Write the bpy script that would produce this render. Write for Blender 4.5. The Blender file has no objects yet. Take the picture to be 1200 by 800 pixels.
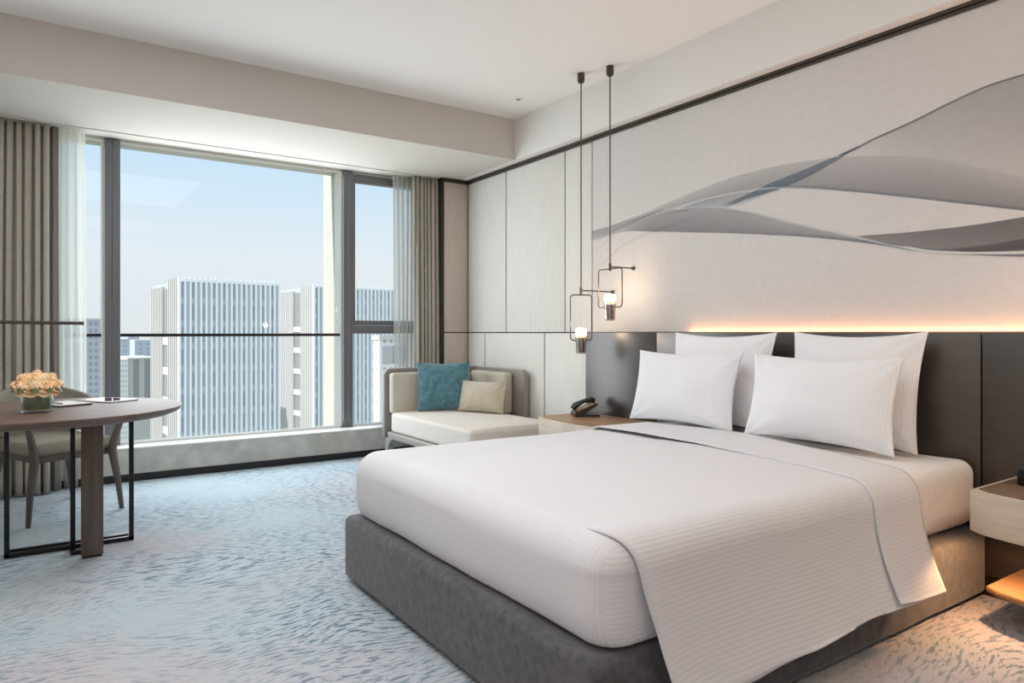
import bpy, bmesh, math, random
from mathutils import Vector, Matrix, noise
random.seed(7)
PI = math.pi
SC = bpy.context.scene
COL = SC.collection

# ------------------------------------------------------------------ camera
F, CX, HY, CAMH = 812.0, 600.0, 389.5, 1.1
YAW = math.atan(550 / 812)
cam = bpy.data.cameras.new('camera')
camo = bpy.data.objects.new('camera', cam)
COL.objects.link(camo)
camo.location = (0, 0, CAMH)
camo.rotation_euler = (PI / 2, 0, -YAW)
cam.sensor_width = 36
cam.lens = 36 * F / 1200
cam.shift_y = -(400 - HY) / 1200
cam.clip_start, cam.clip_end = 0.05, 5000
SC.camera = camo

# ------------------------------------------------------------------ colour management, quality
SC.view_settings.view_transform = 'Standard'
SC.view_settings.look = 'None'
SC.view_settings.exposure = 0.12
SC.view_settings.gamma = 1.0
SC.view_settings.use_curve_mapping = False
SC.cycles.use_denoising = True
SC.cycles.max_bounces = 10
SC.cycles.diffuse_bounces = 6
SC.cycles.transparent_max_bounces = 16
SC.cycles.sample_clamp_indirect = 6.0
SC.cycles.caustics_reflective = False
SC.cycles.caustics_refractive = False


def srgb(r, g, b, a=1.0):
    f = lambda c: (c / 255 / 12.92) if c / 255 <= 0.04045 else ((c / 255 + 0.055) / 1.055) ** 2.4
    return (f(r), f(g), f(b), a)


# ------------------------------------------------------------------ world sky
W = bpy.data.worlds.new('sky')
SC.world = W
W.use_nodes = True
nt = W.node_tree
nt.nodes.clear()
tc = nt.nodes.new('ShaderNodeTexCoord')
sp = nt.nodes.new('ShaderNodeSeparateXYZ')
rp = nt.nodes.new('ShaderNodeValToRGB')
bg = nt.nodes.new('ShaderNodeBackground')
ow = nt.nodes.new('ShaderNodeOutputWorld')
nt.links.new(tc.outputs['Generated'], sp.inputs[0])
nt.links.new(sp.outputs['Z'], rp.inputs[0])
nt.links.new(rp.outputs[0], bg.inputs[0])
nt.links.new(bg.outputs[0], ow.inputs[0])
SKY_S = 2.0


def skyc(r, g, b, k=1.0):
    c = srgb(r, g, b)
    return tuple(min(1.0, v * k / SKY_S) for v in c[:3]) + (1,)


els = rp.color_ramp.elements
els[0].position = 0.0
els[0].color = skyc(226, 228, 233)
els[1].position = 1.0
els[1].color = skyc(225, 238, 255, 2.0)
for p, c in ((0.10, skyc(228, 233, 241)), (0.19, skyc(208, 228, 244)), (0.28, skyc(186, 218, 246)),
             (0.36, skyc(198, 222, 246, 1.1)), (0.60, skyc(215, 232, 255, 1.8))):
    e = els.new(p)
    e.color = c
bg.inputs[1].default_value = SKY_S


def light(name, typ, loc, energy, color=(1, 1, 1), rot=(0, 0, 0), **kw):
    d = bpy.data.lights.new(name, typ)
    d.energy = energy
    d.color = color
    for k, v in kw.items():
        setattr(d, k, v)
    o = bpy.data.objects.new(name, d)
    o.location = loc
    o.rotation_euler = rot
    COL.objects.link(o)
    return o


# sun over the city, from the left: it only skims the window wall
sun = light('sun', 'SUN', (0, 0, 30), 4.4, (1, 0.97, 0.93), angle=0.01)
sun.rotation_euler = Vector((0.86, -0.04, -0.48)).to_track_quat('-Z', 'Y').to_euler()
# added fill lights under the ceiling, no fixtures there
L1 = light('ceiling_fill_light', 'AREA', (0.8, -0.9, 2.86), 7, (0.97, 0.98, 1.0), shape='RECTANGLE', size=1.4, size_y=1.4)
L2 = light('ceiling_fill_light', 'AREA', (0.55, 2.5, 2.87), 36, (0.93, 0.97, 1.0), shape='RECTANGLE', size=2.0, size_y=2.4)
L4 = light('uplight_fill', 'SPOT', (-0.9, 0.6, 1.75), 72, (1, 0.87, 0.8), (PI, 0, 0), shadow_soft_size=0.15, spot_size=math.radians(155), spot_blend=0.6)  # added uplight that brightens the ceiling, no lamp stands here
# added area light just inside the glass, strengthens the daylight
L3 = light('daylight_fill', 'AREA', (1.40, 6.0, 1.4), 52, (0.93, 0.97, 1.0), (math.radians(-90), 0, 0),
           shape='RECTANGLE', size=2.3, size_y=2.2)

# ------------------------------------------------------------------ materials
MATS = {}


def mat(name, col, rough=0.6, metal=0.0, spec=0.5, **kw):
    if name in MATS:
        return MATS[name]
    m = bpy.data.materials.new(name)
    m.use_nodes = True
    b = m.node_tree.nodes['Principled BSDF']
    b.inputs['Base Color'].default_value = col
    b.inputs['Roughness'].default_value = rough
    b.inputs['Metallic'].default_value = metal
    b.inputs['Specular IOR Level'].default_value = spec
    for k, v in kw.items():
        b.inputs[k].default_value = v
    MATS[name] = m
    return m


def N(m, typ, **kw):
    n = m.node_tree.nodes.new(typ)
    for k, v in kw.items():
        if k in n.inputs.keys() if isinstance(k, str) else False:
            n.inputs[k].default_value = v
        else:
            setattr(n, k, v)
    return n


def LK(m, a, b):
    m.node_tree.links.new(a, b)


def P(m):
    return m.node_tree.nodes['Principled BSDF']


def mottle(m, c1, c2, scale=20, detail=4, stretch=(1, 1, 1), coord='Object', bump=0.0, bscale=None, lo=0.35, hi=0.65):
    """two-tone noise colour, plus an optional fine bump"""
    t = N(m, 'ShaderNodeTexCoord')
    mp = N(m, 'ShaderNodeMapping')
    mp.inputs['Scale'].default_value = stretch
    LK(m, t.outputs[coord], mp.inputs[0])
    n = N(m, 'ShaderNodeTexNoise')
    n.inputs['Scale'].default_value = scale
    n.inputs['Detail'].default_value = detail
    LK(m, mp.outputs[0], n.inputs['Vector'])
    r = N(m, 'ShaderNodeValToRGB')
    r.color_ramp.elements[0].position = lo
    r.color_ramp.elements[0].color = c1
    r.color_ramp.elements[1].position = hi
    r.color_ramp.elements[1].color = c2
    LK(m, n.outputs['Fac'], r.inputs[0])
    LK(m, r.outputs[0], P(m).inputs['Base Color'])
    if bump:
        n2 = N(m, 'ShaderNodeTexNoise')
        n2.inputs['Scale'].default_value = bscale or scale * 6
        n2.inputs['Detail'].default_value = 3
        LK(m, mp.outputs[0], n2.inputs['Vector'])
        b = N(m, 'ShaderNodeBump')
        b.inputs['Strength'].default_value = bump
        b.inputs['Distance'].default_value = 0.01
        LK(m, n2.outputs['Fac'], b.inputs['Height'])
        LK(m, b.outputs[0], P(m).inputs['Normal'])
    return m


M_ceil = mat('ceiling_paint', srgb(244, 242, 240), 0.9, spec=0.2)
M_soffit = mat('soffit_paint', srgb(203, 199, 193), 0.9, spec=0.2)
M_bulk = mat('bulkhead_paint', srgb(232, 231, 228), 0.9, spec=0.2)
M_panel = mottle(mat('woven_panel', srgb(208, 206, 198), 0.75, spec=0.3), srgb(222, 221, 216), srgb(228, 227, 223), 60, 3,
                 (1, 1, 0.05), bump=0.08, bscale=120)
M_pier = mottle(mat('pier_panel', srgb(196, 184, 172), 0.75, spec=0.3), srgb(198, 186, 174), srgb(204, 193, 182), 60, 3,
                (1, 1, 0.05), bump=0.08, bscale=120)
M_mural = mottle(mat('mural_wallpaper', srgb(206, 200, 196), 0.8, spec=0.25), srgb(212, 208, 206), srgb(215, 212, 210), 50, 3,
                 (1, 0.5, 0.5), bump=0.05, bscale=160)
M_groove = mat('groove', srgb(60, 58, 56), 0.7)
M_bronze = mat('bronze_trim', srgb(74, 68, 62), 0.45, metal=0.4)
M_black = mat('black_lacquer', srgb(24, 22, 22), 0.35)
M_plain = mat('plain_wall', srgb(214, 208, 200), 0.85, spec=0.2)
M_alu = mat('grey_aluminium', srgb(112, 114, 118), 0.45, metal=0.35)
M_alulight = mat('white_aluminium', srgb(236, 234, 228), 0.5)
M_fin = mat('cream_fin', srgb(190, 187, 178), 0.6)
M_sill = mottle(mat('sill_stone', srgb(150, 152, 146), 0.6), srgb(178, 180, 172), srgb(200, 202, 194), 9, 5, bump=0.05)
M_silltop = mat('sill_top', srgb(214, 216, 212), 0.35)

# carpet: pale blue-grey ground with darker rippling streaks
M_carpet = mat('carpet', srgb(170, 184, 194), 0.95, spec=0.1)


def build_carpet(m):
    t = N(m, 'ShaderNodeTexCoord')
    # warp field
    nw = N(m, 'ShaderNodeTexNoise')
    nw.inputs['Scale'].default_value = 0.9
    nw.inputs['Detail'].default_value = 2
    LK(m, t.outputs['Object'], nw.inputs['Vector'])
    vm = N(m, 'ShaderNodeVectorMath', operation='MULTIPLY_ADD')
    vm.inputs[1].default_value = (0.7, 0.7, 0)
    LK(m, nw.outputs['Color'], vm.inputs[0])
    LK(m, t.outputs['Object'], vm.inputs[2])
    mp = N(m, 'ShaderNodeMapping')
    mp.inputs['Rotation'].default_value = (0, 0, 0.5)
    mp.inputs['Scale'].default_value = (16, 76, 1)
    LK(m, vm.outputs[0], mp.inputs[0])
    n1 = N(m, 'ShaderNodeTexNoise')           # dashes
    n1.inputs['Scale'].default_value = 1.0
    n1.inputs['Detail'].default_value = 3
    n1.inputs['Roughness'].default_value = 0.6
    LK(m, mp.outputs[0], n1.inputs['Vector'])
    r1 = N(m, 'ShaderNodeValToRGB')
    r1.color_ramp.elements[0].position = 0.50
    r1.color_ramp.elements[1].position = 0.60
    LK(m, n1.outputs['Fac'], r1.inputs[0])
    n2 = N(m, 'ShaderNodeTexNoise')           # where the dashes gather
    n2.inputs['Scale'].default_value = 1.1
    n2.inputs['Detail'].default_value = 3
    LK(m, vm.outputs[0], n2.inputs['Vector'])
    r2 = N(m, 'ShaderNodeValToRGB')
    r2.color_ramp.elements[0].position = 0.36
    r2.color_ramp.elements[0].color = (0.14, 0.14, 0.14, 1)
    r2.color_ramp.elements[1].position = 0.62
    LK(m, n2.outputs['Fac'], r2.inputs[0])
    mul = N(m, 'ShaderNodeMath', operation='MULTIPLY')
    LK(m, r1.outputs[0], mul.inputs[0])
    LK(m, r2.outputs[0], mul.inputs[1])
    # ground: lilac grey to pale blue in broad areas
    n3 = N(m, 'ShaderNodeTexNoise')
    n3.inputs['Scale'].default_value = 0.7
    n3.inputs['Detail'].default_value = 4
    LK(m, t.outputs['Object'], n3.inputs['Vector'])
    r3 = N(m, 'ShaderNodeValToRGB')
    r3.color_ramp.elements[0].position = 0.40
    r3.color_ramp.elements[0].color = srgb(196, 213, 221)
    r3.color_ramp.elements[1].position = 0.62
    r3.color_ramp.elements[1].color = srgb(206, 202, 207)
    sy = N(m, 'ShaderNodeSeparateXYZ')
    LK(m, t.outputs['Object'], sy.inputs[0])
    my = N(m, 'ShaderNodeMapRange')            # ground colour goes from pale blue at the window to lilac near the camera
    my.inputs['From Min'].default_value = 5.2
    my.inputs['From Max'].default_value = 1.2
    my.inputs['To Min'].default_value = -0.10
    my.inputs['To Max'].default_value = 0.13
    LK(m, sy.outputs['Y'], my.inputs['Value'])
    ay = N(m, 'ShaderNodeMath', operation='ADD')
    LK(m, n3.outputs['Fac'], ay.inputs[0])
    LK(m, my.outputs[0], ay.inputs[1])
    LK(m, ay.outputs[0], r3.inputs[0])
    mx = N(m, 'ShaderNodeMixRGB')
    mx.inputs[2].default_value = srgb(98, 126, 148)
    LK(m, mul.outputs[0], mx.inputs[0])
    LK(m, r3.outputs[0], mx.inputs[1])
    n4 = N(m, 'ShaderNodeTexNoise')
    n4.inputs['Scale'].default_value = 160
    n4.inputs['Detail'].default_value = 2
    LK(m, t.outputs['Object'], n4.inputs['Vector'])
    mm = N(m, 'ShaderNodeMixRGB', blend_type='MULTIPLY')
    mm.inputs[0].default_value = 0.22
    LK(m, mx.outputs[0], mm.inputs[1])
    LK(m, n4.outputs['Fac'], mm.inputs[2])
    LK(m, mm.outputs[0], P(m).inputs['Base Color'])
    bp = N(m, 'ShaderNodeBump')
    bp.inputs['Strength'].default_value = 0.5
    bp.inputs['Distance'].default_value = 0.01
    LK(m, n4.outputs['Fac'], bp.inputs['Height'])
    LK(m, bp.outputs[0], P(m).inputs['Normal'])


build_carpet(M_carpet)


def glass_mat(name, tint, refl=0.06, rough=0.0):
    """thin glass: mostly clear, a little mirror"""
    m = bpy.data.materials.new(name)
    m.use_nodes = True
    m.node_tree.nodes.clear()
    o = N(m, 'ShaderNodeOutputMaterial')
    tr = N(m, 'ShaderNodeBsdfTransparent')
    tr.inputs[0].default_value = tint
    gl = N(m, 'ShaderNodeBsdfGlossy')
    gl.inputs['Roughness'].default_value = rough
    fr = N(m, 'ShaderNodeLayerWeight')
    fr.inputs[0].default_value = 0.25
    mlt = N(m, 'ShaderNodeMath', operation='MULTIPLY_ADD')
    mlt.inputs[1].default_value = 0.12
    mlt.inputs[2].default_value = refl * 0.5
    LK(m, fr.outputs['Fresnel'], mlt.inputs[0])
    mx = N(m, 'ShaderNodeMixShader')
    LK(m, mlt.outputs[0], mx.inputs[0])
    LK(m, tr.outputs[0], mx.inputs[1])
    LK(m, gl.outputs[0], mx.inputs[2])
    LK(m, mx.outputs[0], o.inputs[0])
    return m


M_pane = glass_mat('window_glass', (0.97, 0.99, 0.985, 1), 0.02)
M_vase = glass_mat('vase_glass', (0.9, 0.94, 0.93, 1), 0.12)
M_smoke = glass_mat('smoked_glass', (0.74, 0.68, 0.63, 1), 0.5)


def fabric(name, col, bump=0.15, scale=350, sheen=0.0, rough=0.9):
    m = mat(name, col, rough, spec=0.2)
    P(m).inputs['Sheen Weight'].default_value = sheen
    c1 = tuple(v * 0.96 for v in col[:3]) + (1,)
    c2 = tuple(min(1, v * 1.03) for v in col[:3]) + (1,)
    return mottle(m, c1, c2, scale / 8, 4, bump=bump, bscale=scale)


def striped_linen(name, col, pitch=0.02):
    """white cotton with satin stripes that follow UV x (metres)"""
    m = mat(name, col, 0.8, spec=0.25)
    t = N(m, 'ShaderNodeUVMap')
    sx = N(m, 'ShaderNodeSeparateXYZ')
    LK(m, t.outputs[0], sx.inputs[0])
    mu = N(m, 'ShaderNodeMath', operation='MULTIPLY')
    mu.inputs[1].default_value = 2 * PI / pitch
    LK(m, sx.outputs['X'], mu.inputs[0])
    sn = N(m, 'ShaderNodeMath', operation='SINE')
    LK(m, mu.outputs[0], sn.inputs[0])
    rr = N(m, 'ShaderNodeMapRange')
    rr.inputs['From Min'].default_value = -0.5
    rr.inputs['From Max'].default_value = 0.5
    LK(m, sn.outputs[0], rr.inputs['Value'])
    mx = N(m, 'ShaderNodeMixRGB')
    mx.inputs[1].default_value = tuple(v * 0.965 for v in col[:3]) + (1,)
    mx.inputs[2].default_value = col
    LK(m, rr.outputs[0], mx.inputs[0])
    LK(m, mx.outputs[0], P(m).inputs['Base Color'])
    b = N(m, 'ShaderNodeBump')
    b.inputs['Strength'].default_value = 0.2
    b.inputs['Distance'].default_value = 0.002
    LK(m, rr.outputs[0], b.inputs['Height'])
    LK(m, b.outputs[0], P(m).inputs['Normal'])
    return m


M_linen = striped_linen('striped_linen', srgb(224, 224, 227), 0.0135)
M_pillow = striped_linen('pillow_linen', srgb(238, 238, 240), 0.0135)
M_sheet = fabric('fitted_sheet', srgb(234, 232, 230), 0.08, 300)
M_velvet = fabric('grey_velvet', srgb(86, 86, 88), 0.2, 200, 0.3)
mottle(M_velvet, srgb(74, 74, 77), srgb(96, 95, 96), 34, 8, bump=0.2, bscale=200)
M_drape = fabric('drape_fabric', srgb(182, 177, 167), 0.12, 300)
M_lining = fabric('drape_lining', srgb(138, 130, 124), 0.1, 300)
M_sofa = fabric('sofa_fabric', srgb(224, 218, 210), 0.15, 350)
M_sofaback = fabric('sofa_back_fabric', srgb(200, 194, 180), 0.15, 350)
M_teal = fabric('teal_velvet', srgb(82, 124, 136), 0.2, 250, 0.4)
mottle(M_teal, srgb(72, 114, 127), srgb(96, 138, 149), 22, 7, bump=0.2, bscale=220)
M_beige = fabric('beige_velvet', srgb(196, 187, 168), 0.15, 250, 0.4)
M_chairfab = fabric('chair_upholstery', srgb(140, 136, 124), 0.1, 300)
M_taupe = mat('taupe_leather', srgb(142, 135, 130), 0.5)


def wood(name, c1, c2, rough=0.4, stretch=(2, 30, 30), scale=1.5, spec=0.5):
    m = mat(name, c1, rough, spec=spec)
    return mottle(m, c1, c2, scale, 6, stretch, lo=0.3, hi=0.7)


M_tabletop = wood('walnut_top', srgb(94, 76, 66), srgb(120, 98, 86), 0.5)
M_tableleg = wood('grey_walnut', srgb(86, 74, 66), srgb(106, 92, 83), 0.5, (30, 30, 2))
M_chairwood = wood('dark_ash', srgb(80, 70, 64), srgb(98, 87, 80), 0.5, (20, 20, 3))
M_headboard = wood('smoked_veneer', srgb(52, 45, 41), srgb(62, 54, 49), 0.36, (2, 2, 30), 1.2, 0.6)
M_paleoak = wood('pale_lacquer', srgb(196, 184, 164), srgb(212, 201, 183), 0.5, (2, 2, 30), 1.5)
M_oaktop = wood('oak_top', srgb(148, 112, 80), srgb(172, 134, 98), 0.4, (30, 2, 30), 1.5)
M_browntop = wood('brown_leather_top', srgb(112, 92, 74), srgb(126, 104, 86), 0.5)
P(M_headboard).inputs['Coat Weight'].default_value = 0.5
P(M_headboard).inputs['Coat Roughness'].default_value = 0.3
M_steel = mat('dark_steel', srgb(52, 52, 56), 0.3, metal=0.8)
M_gun = mat('gunmetal', srgb(92, 82, 74), 0.3, metal=0.9)
M_holder = mat('lamp_holder_metal', srgb(150, 136, 124), 0.35, metal=0.6)
M_sofawood = wood('taupe_wood', srgb(150, 144, 136), srgb(166, 160, 152), 0.5)


def emit(name, col, s):
    m = mat(name, col, 0.5)
    P(m).inputs['Emission Color'].default_value = col
    P(m).inputs['Emission Strength'].default_value = s
    return m


M_glow = emit('lamp_glow', (1.0, 0.83, 0.6, 1), 3.2)
M_led = emit('led_strip', (1.0, 0.55, 0.28, 1), 3.0)

# ------------------------------------------------------------------ mesh helpers


def tag(o, label=None, cat=None, group=None, kind=None):
    if label:
        o['label'] = label
    if cat:
        o['category'] = cat
    if group:
        o['group'] = group
    if kind:
        o['kind'] = kind
    return o


def link(name, verts, faces, m, parent=None, smooth=False, uvs=None):
    me = bpy.data.meshes.new(name)
    me.from_pydata([tuple(v) for v in verts], [], faces)
    if uvs:
        ul = me.uv_layers.new(name='UVMap')
        for lp in me.loops:
            ul.data[lp.index].uv = uvs[lp.vertex_index]
    if smooth:
        for p in me.polygons:
            p.use_smooth = True
    if m is not None:
        for q in (m if isinstance(m, (list, tuple)) else [m]):
            me.materials.append(q)
    o = bpy.data.objects.new(name, me)
    COL.objects.link(o)
    if parent is not None:
        o.parent = parent
    me.update()
    return o


def thing(name, label, cat, loc=(0, 0, 0), rz=0.0, group=None):
    o = bpy.data.objects.new(name, None)
    o.empty_display_size = 0.1
    COL.objects.link(o)
    o.location = loc
    o.rotation_euler = (0, 0, rz)
    return tag(o, label, cat, group)


class MB:
    """collects several shapes into one mesh"""

    def __init__(s):
        s.v, s.f, s.mi, s.cur = [], [], [], 0

    def add(s, vs, fs):
        n = len(s.v)
        s.v += [Vector(v) for v in vs]
        s.f += [[i + n for i in f] for f in fs]
        s.mi += [s.cur] * len(fs)
        return s

    def bbox(s, x0, x1, y0, y1, z0, z1, bev=0.0, seg=2, M=None):
        bm = bmesh.new()
        bmesh.ops.create_cube(bm, size=1)
        for v in bm.verts:
            v.co = Vector(((x0 + x1) / 2 + v.co.x * (x1 - x0), (y0 + y1) / 2 + v.co.y * (y1 - y0), (z0 + z1) / 2 + v.co.z * (z1 - z0)))
        if bev:
            bmesh.ops.bevel(bm, geom=bm.edges[:], offset=bev, segments=seg, affect='EDGES', profile=0.5)
        bm.verts.index_update()
        vs = [v.co.copy() for v in bm.verts]
        if M is not None:
            vs = [M @ v for v in vs]
        fs = [[v.index for v in f.verts] for f in bm.faces]
        bm.free()
        return s.add(vs, fs)

    def tube(s, pts, r, n=10, closed=False, cap=True, flat=1.0):
        pts = [Vector(p) for p in pts]
        k = len(pts)
        rs = r if isinstance(r, (list, tuple)) else [r] * k
        rings, up = [], None
        for i, p in enumerate(pts):
            a = pts[(i - 1) % k] if (i or closed) else p
            b = pts[(i + 1) % k] if (i < k - 1 or closed) else p
            t = (b - a).normalized()
            if up is None:
                up = Vector((0, 0, 1)) if abs(t.z) < 0.9 else Vector((1, 0, 0))
            sd = t.cross(up).normalized()
            up = sd.cross(t).normalized()
            rings.append([p + (sd * math.cos(2 * PI * j / n) * flat + up * math.sin(2 * PI * j / n)) * rs[i] for j in range(n)])
        vs = [v for rg in rings for v in rg]
        fs = []
        for i in range(k if closed else k - 1):
            for j in range(n):
                a, b = i * n + j, i * n + (j + 1) % n
                c, d = ((i + 1) % k) * n + (j + 1) % n, ((i + 1) % k) * n + j
                fs.append([a, b, c, d])
        if cap and not closed:
            fs += [list(range(n))[::-1], list(range((k - 1) * n, k * n))]
        return s.add(vs, fs)

    def lathe(s, prof, c=(0, 0, 0), n=28):
        vs, fs = [], []
        for r, z in prof:
            for j in range(n):
                a = 2 * PI * j / n
                vs.append((c[0] + r * math.cos(a), c[1] + r * math.sin(a), c[2] + z))
        for i in range(len(prof) - 1):
            for j in range(n):
                fs.append([i * n + j, i * n + (j + 1) % n, (i + 1) * n + (j + 1) % n, (i + 1) * n + j])
        if prof[0][0] > 1e-5:
            fs.append(list(range(n))[::-1])
        if prof[-1][0] > 1e-5:
            fs.append(list(range((len(prof) - 1) * n, len(prof) * n)))
        return s.add(vs, fs)

    def prism(s, poly, z0, z1, bev=0.0, M=None):
        """vertical extrusion of a plan outline with a softened rim"""
        n = len(poly)
        cx = sum(p[0] for p in poly) / n
        cy = sum(p[1] for p in poly) / n

        def ring(z, ins):
            out = []
            for x, y in poly:
                d = math.hypot(x - cx, y - cy) or 1
                out.append(Vector((x - (x - cx) / d * ins, y - (y - cy) / d * ins, z)))
            return out
        levels = [(z0, bev), (z0 + bev, 0), (z1 - bev, 0), (z1, bev)] if bev else [(z0, 0), (z1, 0)]
        vs = [v for z, i in levels for v in ring(z, i)]
        if M is not None:
            vs = [M @ v for v in vs]
        fs = []
        for k in range(len(levels) - 1):
            for j in range(n):
                fs.append([k * n + j, k * n + (j + 1) % n, (k + 1) * n + (j + 1) % n, (k + 1) * n + j])
        fs += [list(range(n))[::-1], list(range((len(levels) - 1) * n, len(levels) * n))]
        return s.add(vs, fs)

    def grid(s, fn, nu, nv, wrap_u=False):
        vs = [fn(i / nu, j / nv) for j in range(nv + 1) for i in range(nu if wrap_u else nu + 1)]
        w = nu if wrap_u else nu + 1
        fs = []
        for j in range(nv):
            for i in range(nu):
                a, b = j * w + i, j * w + (i + 1) % w
                fs.append([a, b, b + w, a + w])
        return s.add(vs, fs)

    def build(s, name, m, parent=None, smooth=False, angle=None):
        o = link(name, s.v, s.f, m, parent, smooth)
        for p, k in zip(o.data.polygons, s.mi):
            p.material_index = k
        if angle is not None:
            bm = bmesh.new()
            bm.from_mesh(o.data)
            bmesh.ops.recalc_face_normals(bm, faces=bm.faces[:])
            for e in bm.edges:
                e.smooth = not (len(e.link_faces) == 2 and e.calc_face_angle(0) > angle)
            for f in bm.faces:
                f.smooth = True
            bm.to_mesh(o.data)
            bm.free()
        else:
            bm = bmesh.new()
            bm.from_mesh(o.data)
            bmesh.ops.recalc_face_normals(bm, faces=bm.faces[:])
            bm.to_mesh(o.data)
            bm.free()
        return o


A35 = math.radians(35)


def box(name, x0, x1, y0, y1, z0, z1, m, parent=None, bev=0.0, seg=2):
    return MB().bbox(x0, x1, y0, y1, z0, z1, bev, seg).build(name, m, parent, angle=A35 if bev else None)


def spaced(lo, hi, R, n, k=5):
    """coordinates that gather in the rounded ends"""
    c = [lo + R * (1 - math.tan(PI / 4 * (1 - i / k))) for i in range(k)]
    mid = [lo + R + (hi - lo - 2 * R) * i / n for i in range(n + 1)]
    return c + mid + [lo + hi - q for q in reversed(c)]


def rbox(name, lo, hi, R, n, m, parent=None, disp=None, uvf=None, k=5):
    """softly rounded box; disp(p, normal) moves points, uvf(p, normal) gives fabric coordinates"""
    cs = [spaced(lo[a], hi[a], R, n[a], k) for a in range(3)]
    verts, faces, uvs, key = [], [], [], {}

    def vid(p, ax):
        kk = tuple(round(q, 5) for q in p) + ((ax,) if uvf else ())
        if kk in key:
            return key[kk]
        inner = Vector([min(max(p[a], lo[a] + R), hi[a] - R) for a in range(3)])
        d = Vector(p) - inner
        nr = d.normalized()
        q = inner + nr * R
        if disp:
            q = disp(q, nr)
        key[kk] = len(verts)
        verts.append(q)
        if uvf:
            uvs.append(uvf(q, nr, ax))
        return key[kk]
    for ax in range(3):
        b, c = (ax + 1) % 3, (ax + 2) % 3
        for side in (0, 1):
            fix = (lo, hi)[side][ax]
            for i in range(len(cs[b]) - 1):
                for j in range(len(cs[c]) - 1):
                    q = []
                    for (ii, jj) in ((i, j), (i + 1, j), (i + 1, j + 1), (i, j + 1)):
                        p = [0, 0, 0]
                        p[ax], p[b], p[c] = fix, cs[b][ii], cs[c][jj]
                        q.append(vid(p, ax))
                    faces.append(q if side else q[::-1])
    return link(name, verts, faces, m, parent, True, uvs or None)


def copy_tree(o, parent=None):
    c = o.copy()
    COL.objects.link(c)
    if parent is not None:
        c.parent = parent
    for ch in list(o.children):
        copy_tree(ch, c)
    return c


def nz(p, s=1.0, seed=0.0):
    return noise.noise(Vector((p[0] * s + seed, p[1] * s - seed, p[2] * s + 3.1 * seed)))


# ================================================================== ROOM
WX = 3.40            # panelled wall face
PY = 5.78            # pier face
ZC = 2.90            # ceiling
ZS = 2.56            # soffit underside
LX, BY = -1.35, -1.7  # left wall, rear wall
WY = 6.05            # window plane


def struct(name, x0, x1, y0, y1, z0, z1, m, parent=None, bev=0.0):
    o = box(name, x0, x1, y0, y1, z0, z1, m, parent, bev)
    if parent is None:
        o['kind'] = 'structure'
    return o


struct('floor', LX, WX + 0.2, BY, WY + 0.1, -0.2, 0, M_carpet)
struct('ceiling', LX - 0.2, WX + 0.3, BY - 0.2, 6.3, ZC, ZC + 0.2, M_ceil)
struct('wall_left', LX - 0.15, LX, BY - 0.15, 6.3, -0.2, ZC, M_plain)
struct('wall_rear', LX, WX + 0.2, BY - 0.15, BY, -0.2, ZC, M_plain)
wr = struct('wall_right', WX + 0.012, WX + 0.2, BY, 6.3, -0.2, ZC, M_groove)
G = 0.008
up = [(PY, 5.114), (5.114, 4.278), (4.278, 3.951)]
for a, b in up:
    struct('panel', WX, WX + 0.014, b + G, a - G, 1.105, 2.525, M_panel, wr, 0.002)
lo_ = [(PY, 5.472), (5.472, 4.546), (4.546, 3.80)]
for a, b in lo_:
    struct('panel', WX, WX + 0.014, b + G, a - G, 0.08, 1.095, M_panel, wr, 0.002)
struct('panel', WX, WX + 0.014, BY, 3.80 - G, 0.08, 1.095, M_panel, wr, 0.002)
# pier beside the curtain
pier = struct('wall_corner', 3.137, WX + 0.012, PY + 0.012, 6.3, -0.2, ZS, M_groove)
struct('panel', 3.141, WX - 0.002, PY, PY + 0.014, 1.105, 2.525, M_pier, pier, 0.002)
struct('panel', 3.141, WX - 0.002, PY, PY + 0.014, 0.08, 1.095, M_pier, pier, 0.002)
struct('panel', 3.105, 3.137, PY - 0.004, 6.1, 0.0, ZS, M_black, pier)
# dark picture rail under the bulkhead: two battens
t1 = MB()
t1.bbox(WX - 0.012, WX + 0.012, BY, PY, 2.525, 2.541, 0.002)
t1.bbox(WX - 0.020, WX + 0.012, BY, PY, 2.544, ZS, 0.002)
t1.bbox(3.137, WX, PY - 0.012, PY + 0.012, 2.525, 2.541, 0.002)
t1.bbox(3.137, WX, PY - 0.02, PY + 0.012, 2.544, ZS, 0.002)
tag(t1.build('trim_1', M_bronze), kind='structure')
# bulkhead over the panelled wall and soffit over the window
struct('trim_2', WX - 0.09, WX + 0.2, BY, 6.3, ZS, ZC, M_bulk)
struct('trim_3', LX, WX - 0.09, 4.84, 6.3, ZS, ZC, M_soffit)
struct('baseboard_right', WX - 0.012, WX + 0.012, BY, PY, 0, 0.075, M_black)
struct('baseboard_window', LX, 3.105, 5.815, 5.83, 0, 0.055, M_black)
# low wall under the window
wl = struct('wall_window', LX, 3.105, 5.82, 6.3, -0.2, 0.235, M_sill)
struct('window_sill', LX, 3.105, 5.815, WY, 0.235, 0.25, M_silltop, wl, 0.003)
# recessed curtain track shadow gap in the soffit
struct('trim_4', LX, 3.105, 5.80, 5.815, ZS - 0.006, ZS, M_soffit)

# window
win = box('window_1', LX, 3.105, WY - 0.02, WY + 0.03, 2.543, ZS, M_alulight)
win['kind'] = 'structure'
box('frame_rail', LX, 3.105, WY - 0.03, WY + 0.04, 0.235, 0.262, M_alulight, win, 0.003)


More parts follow.
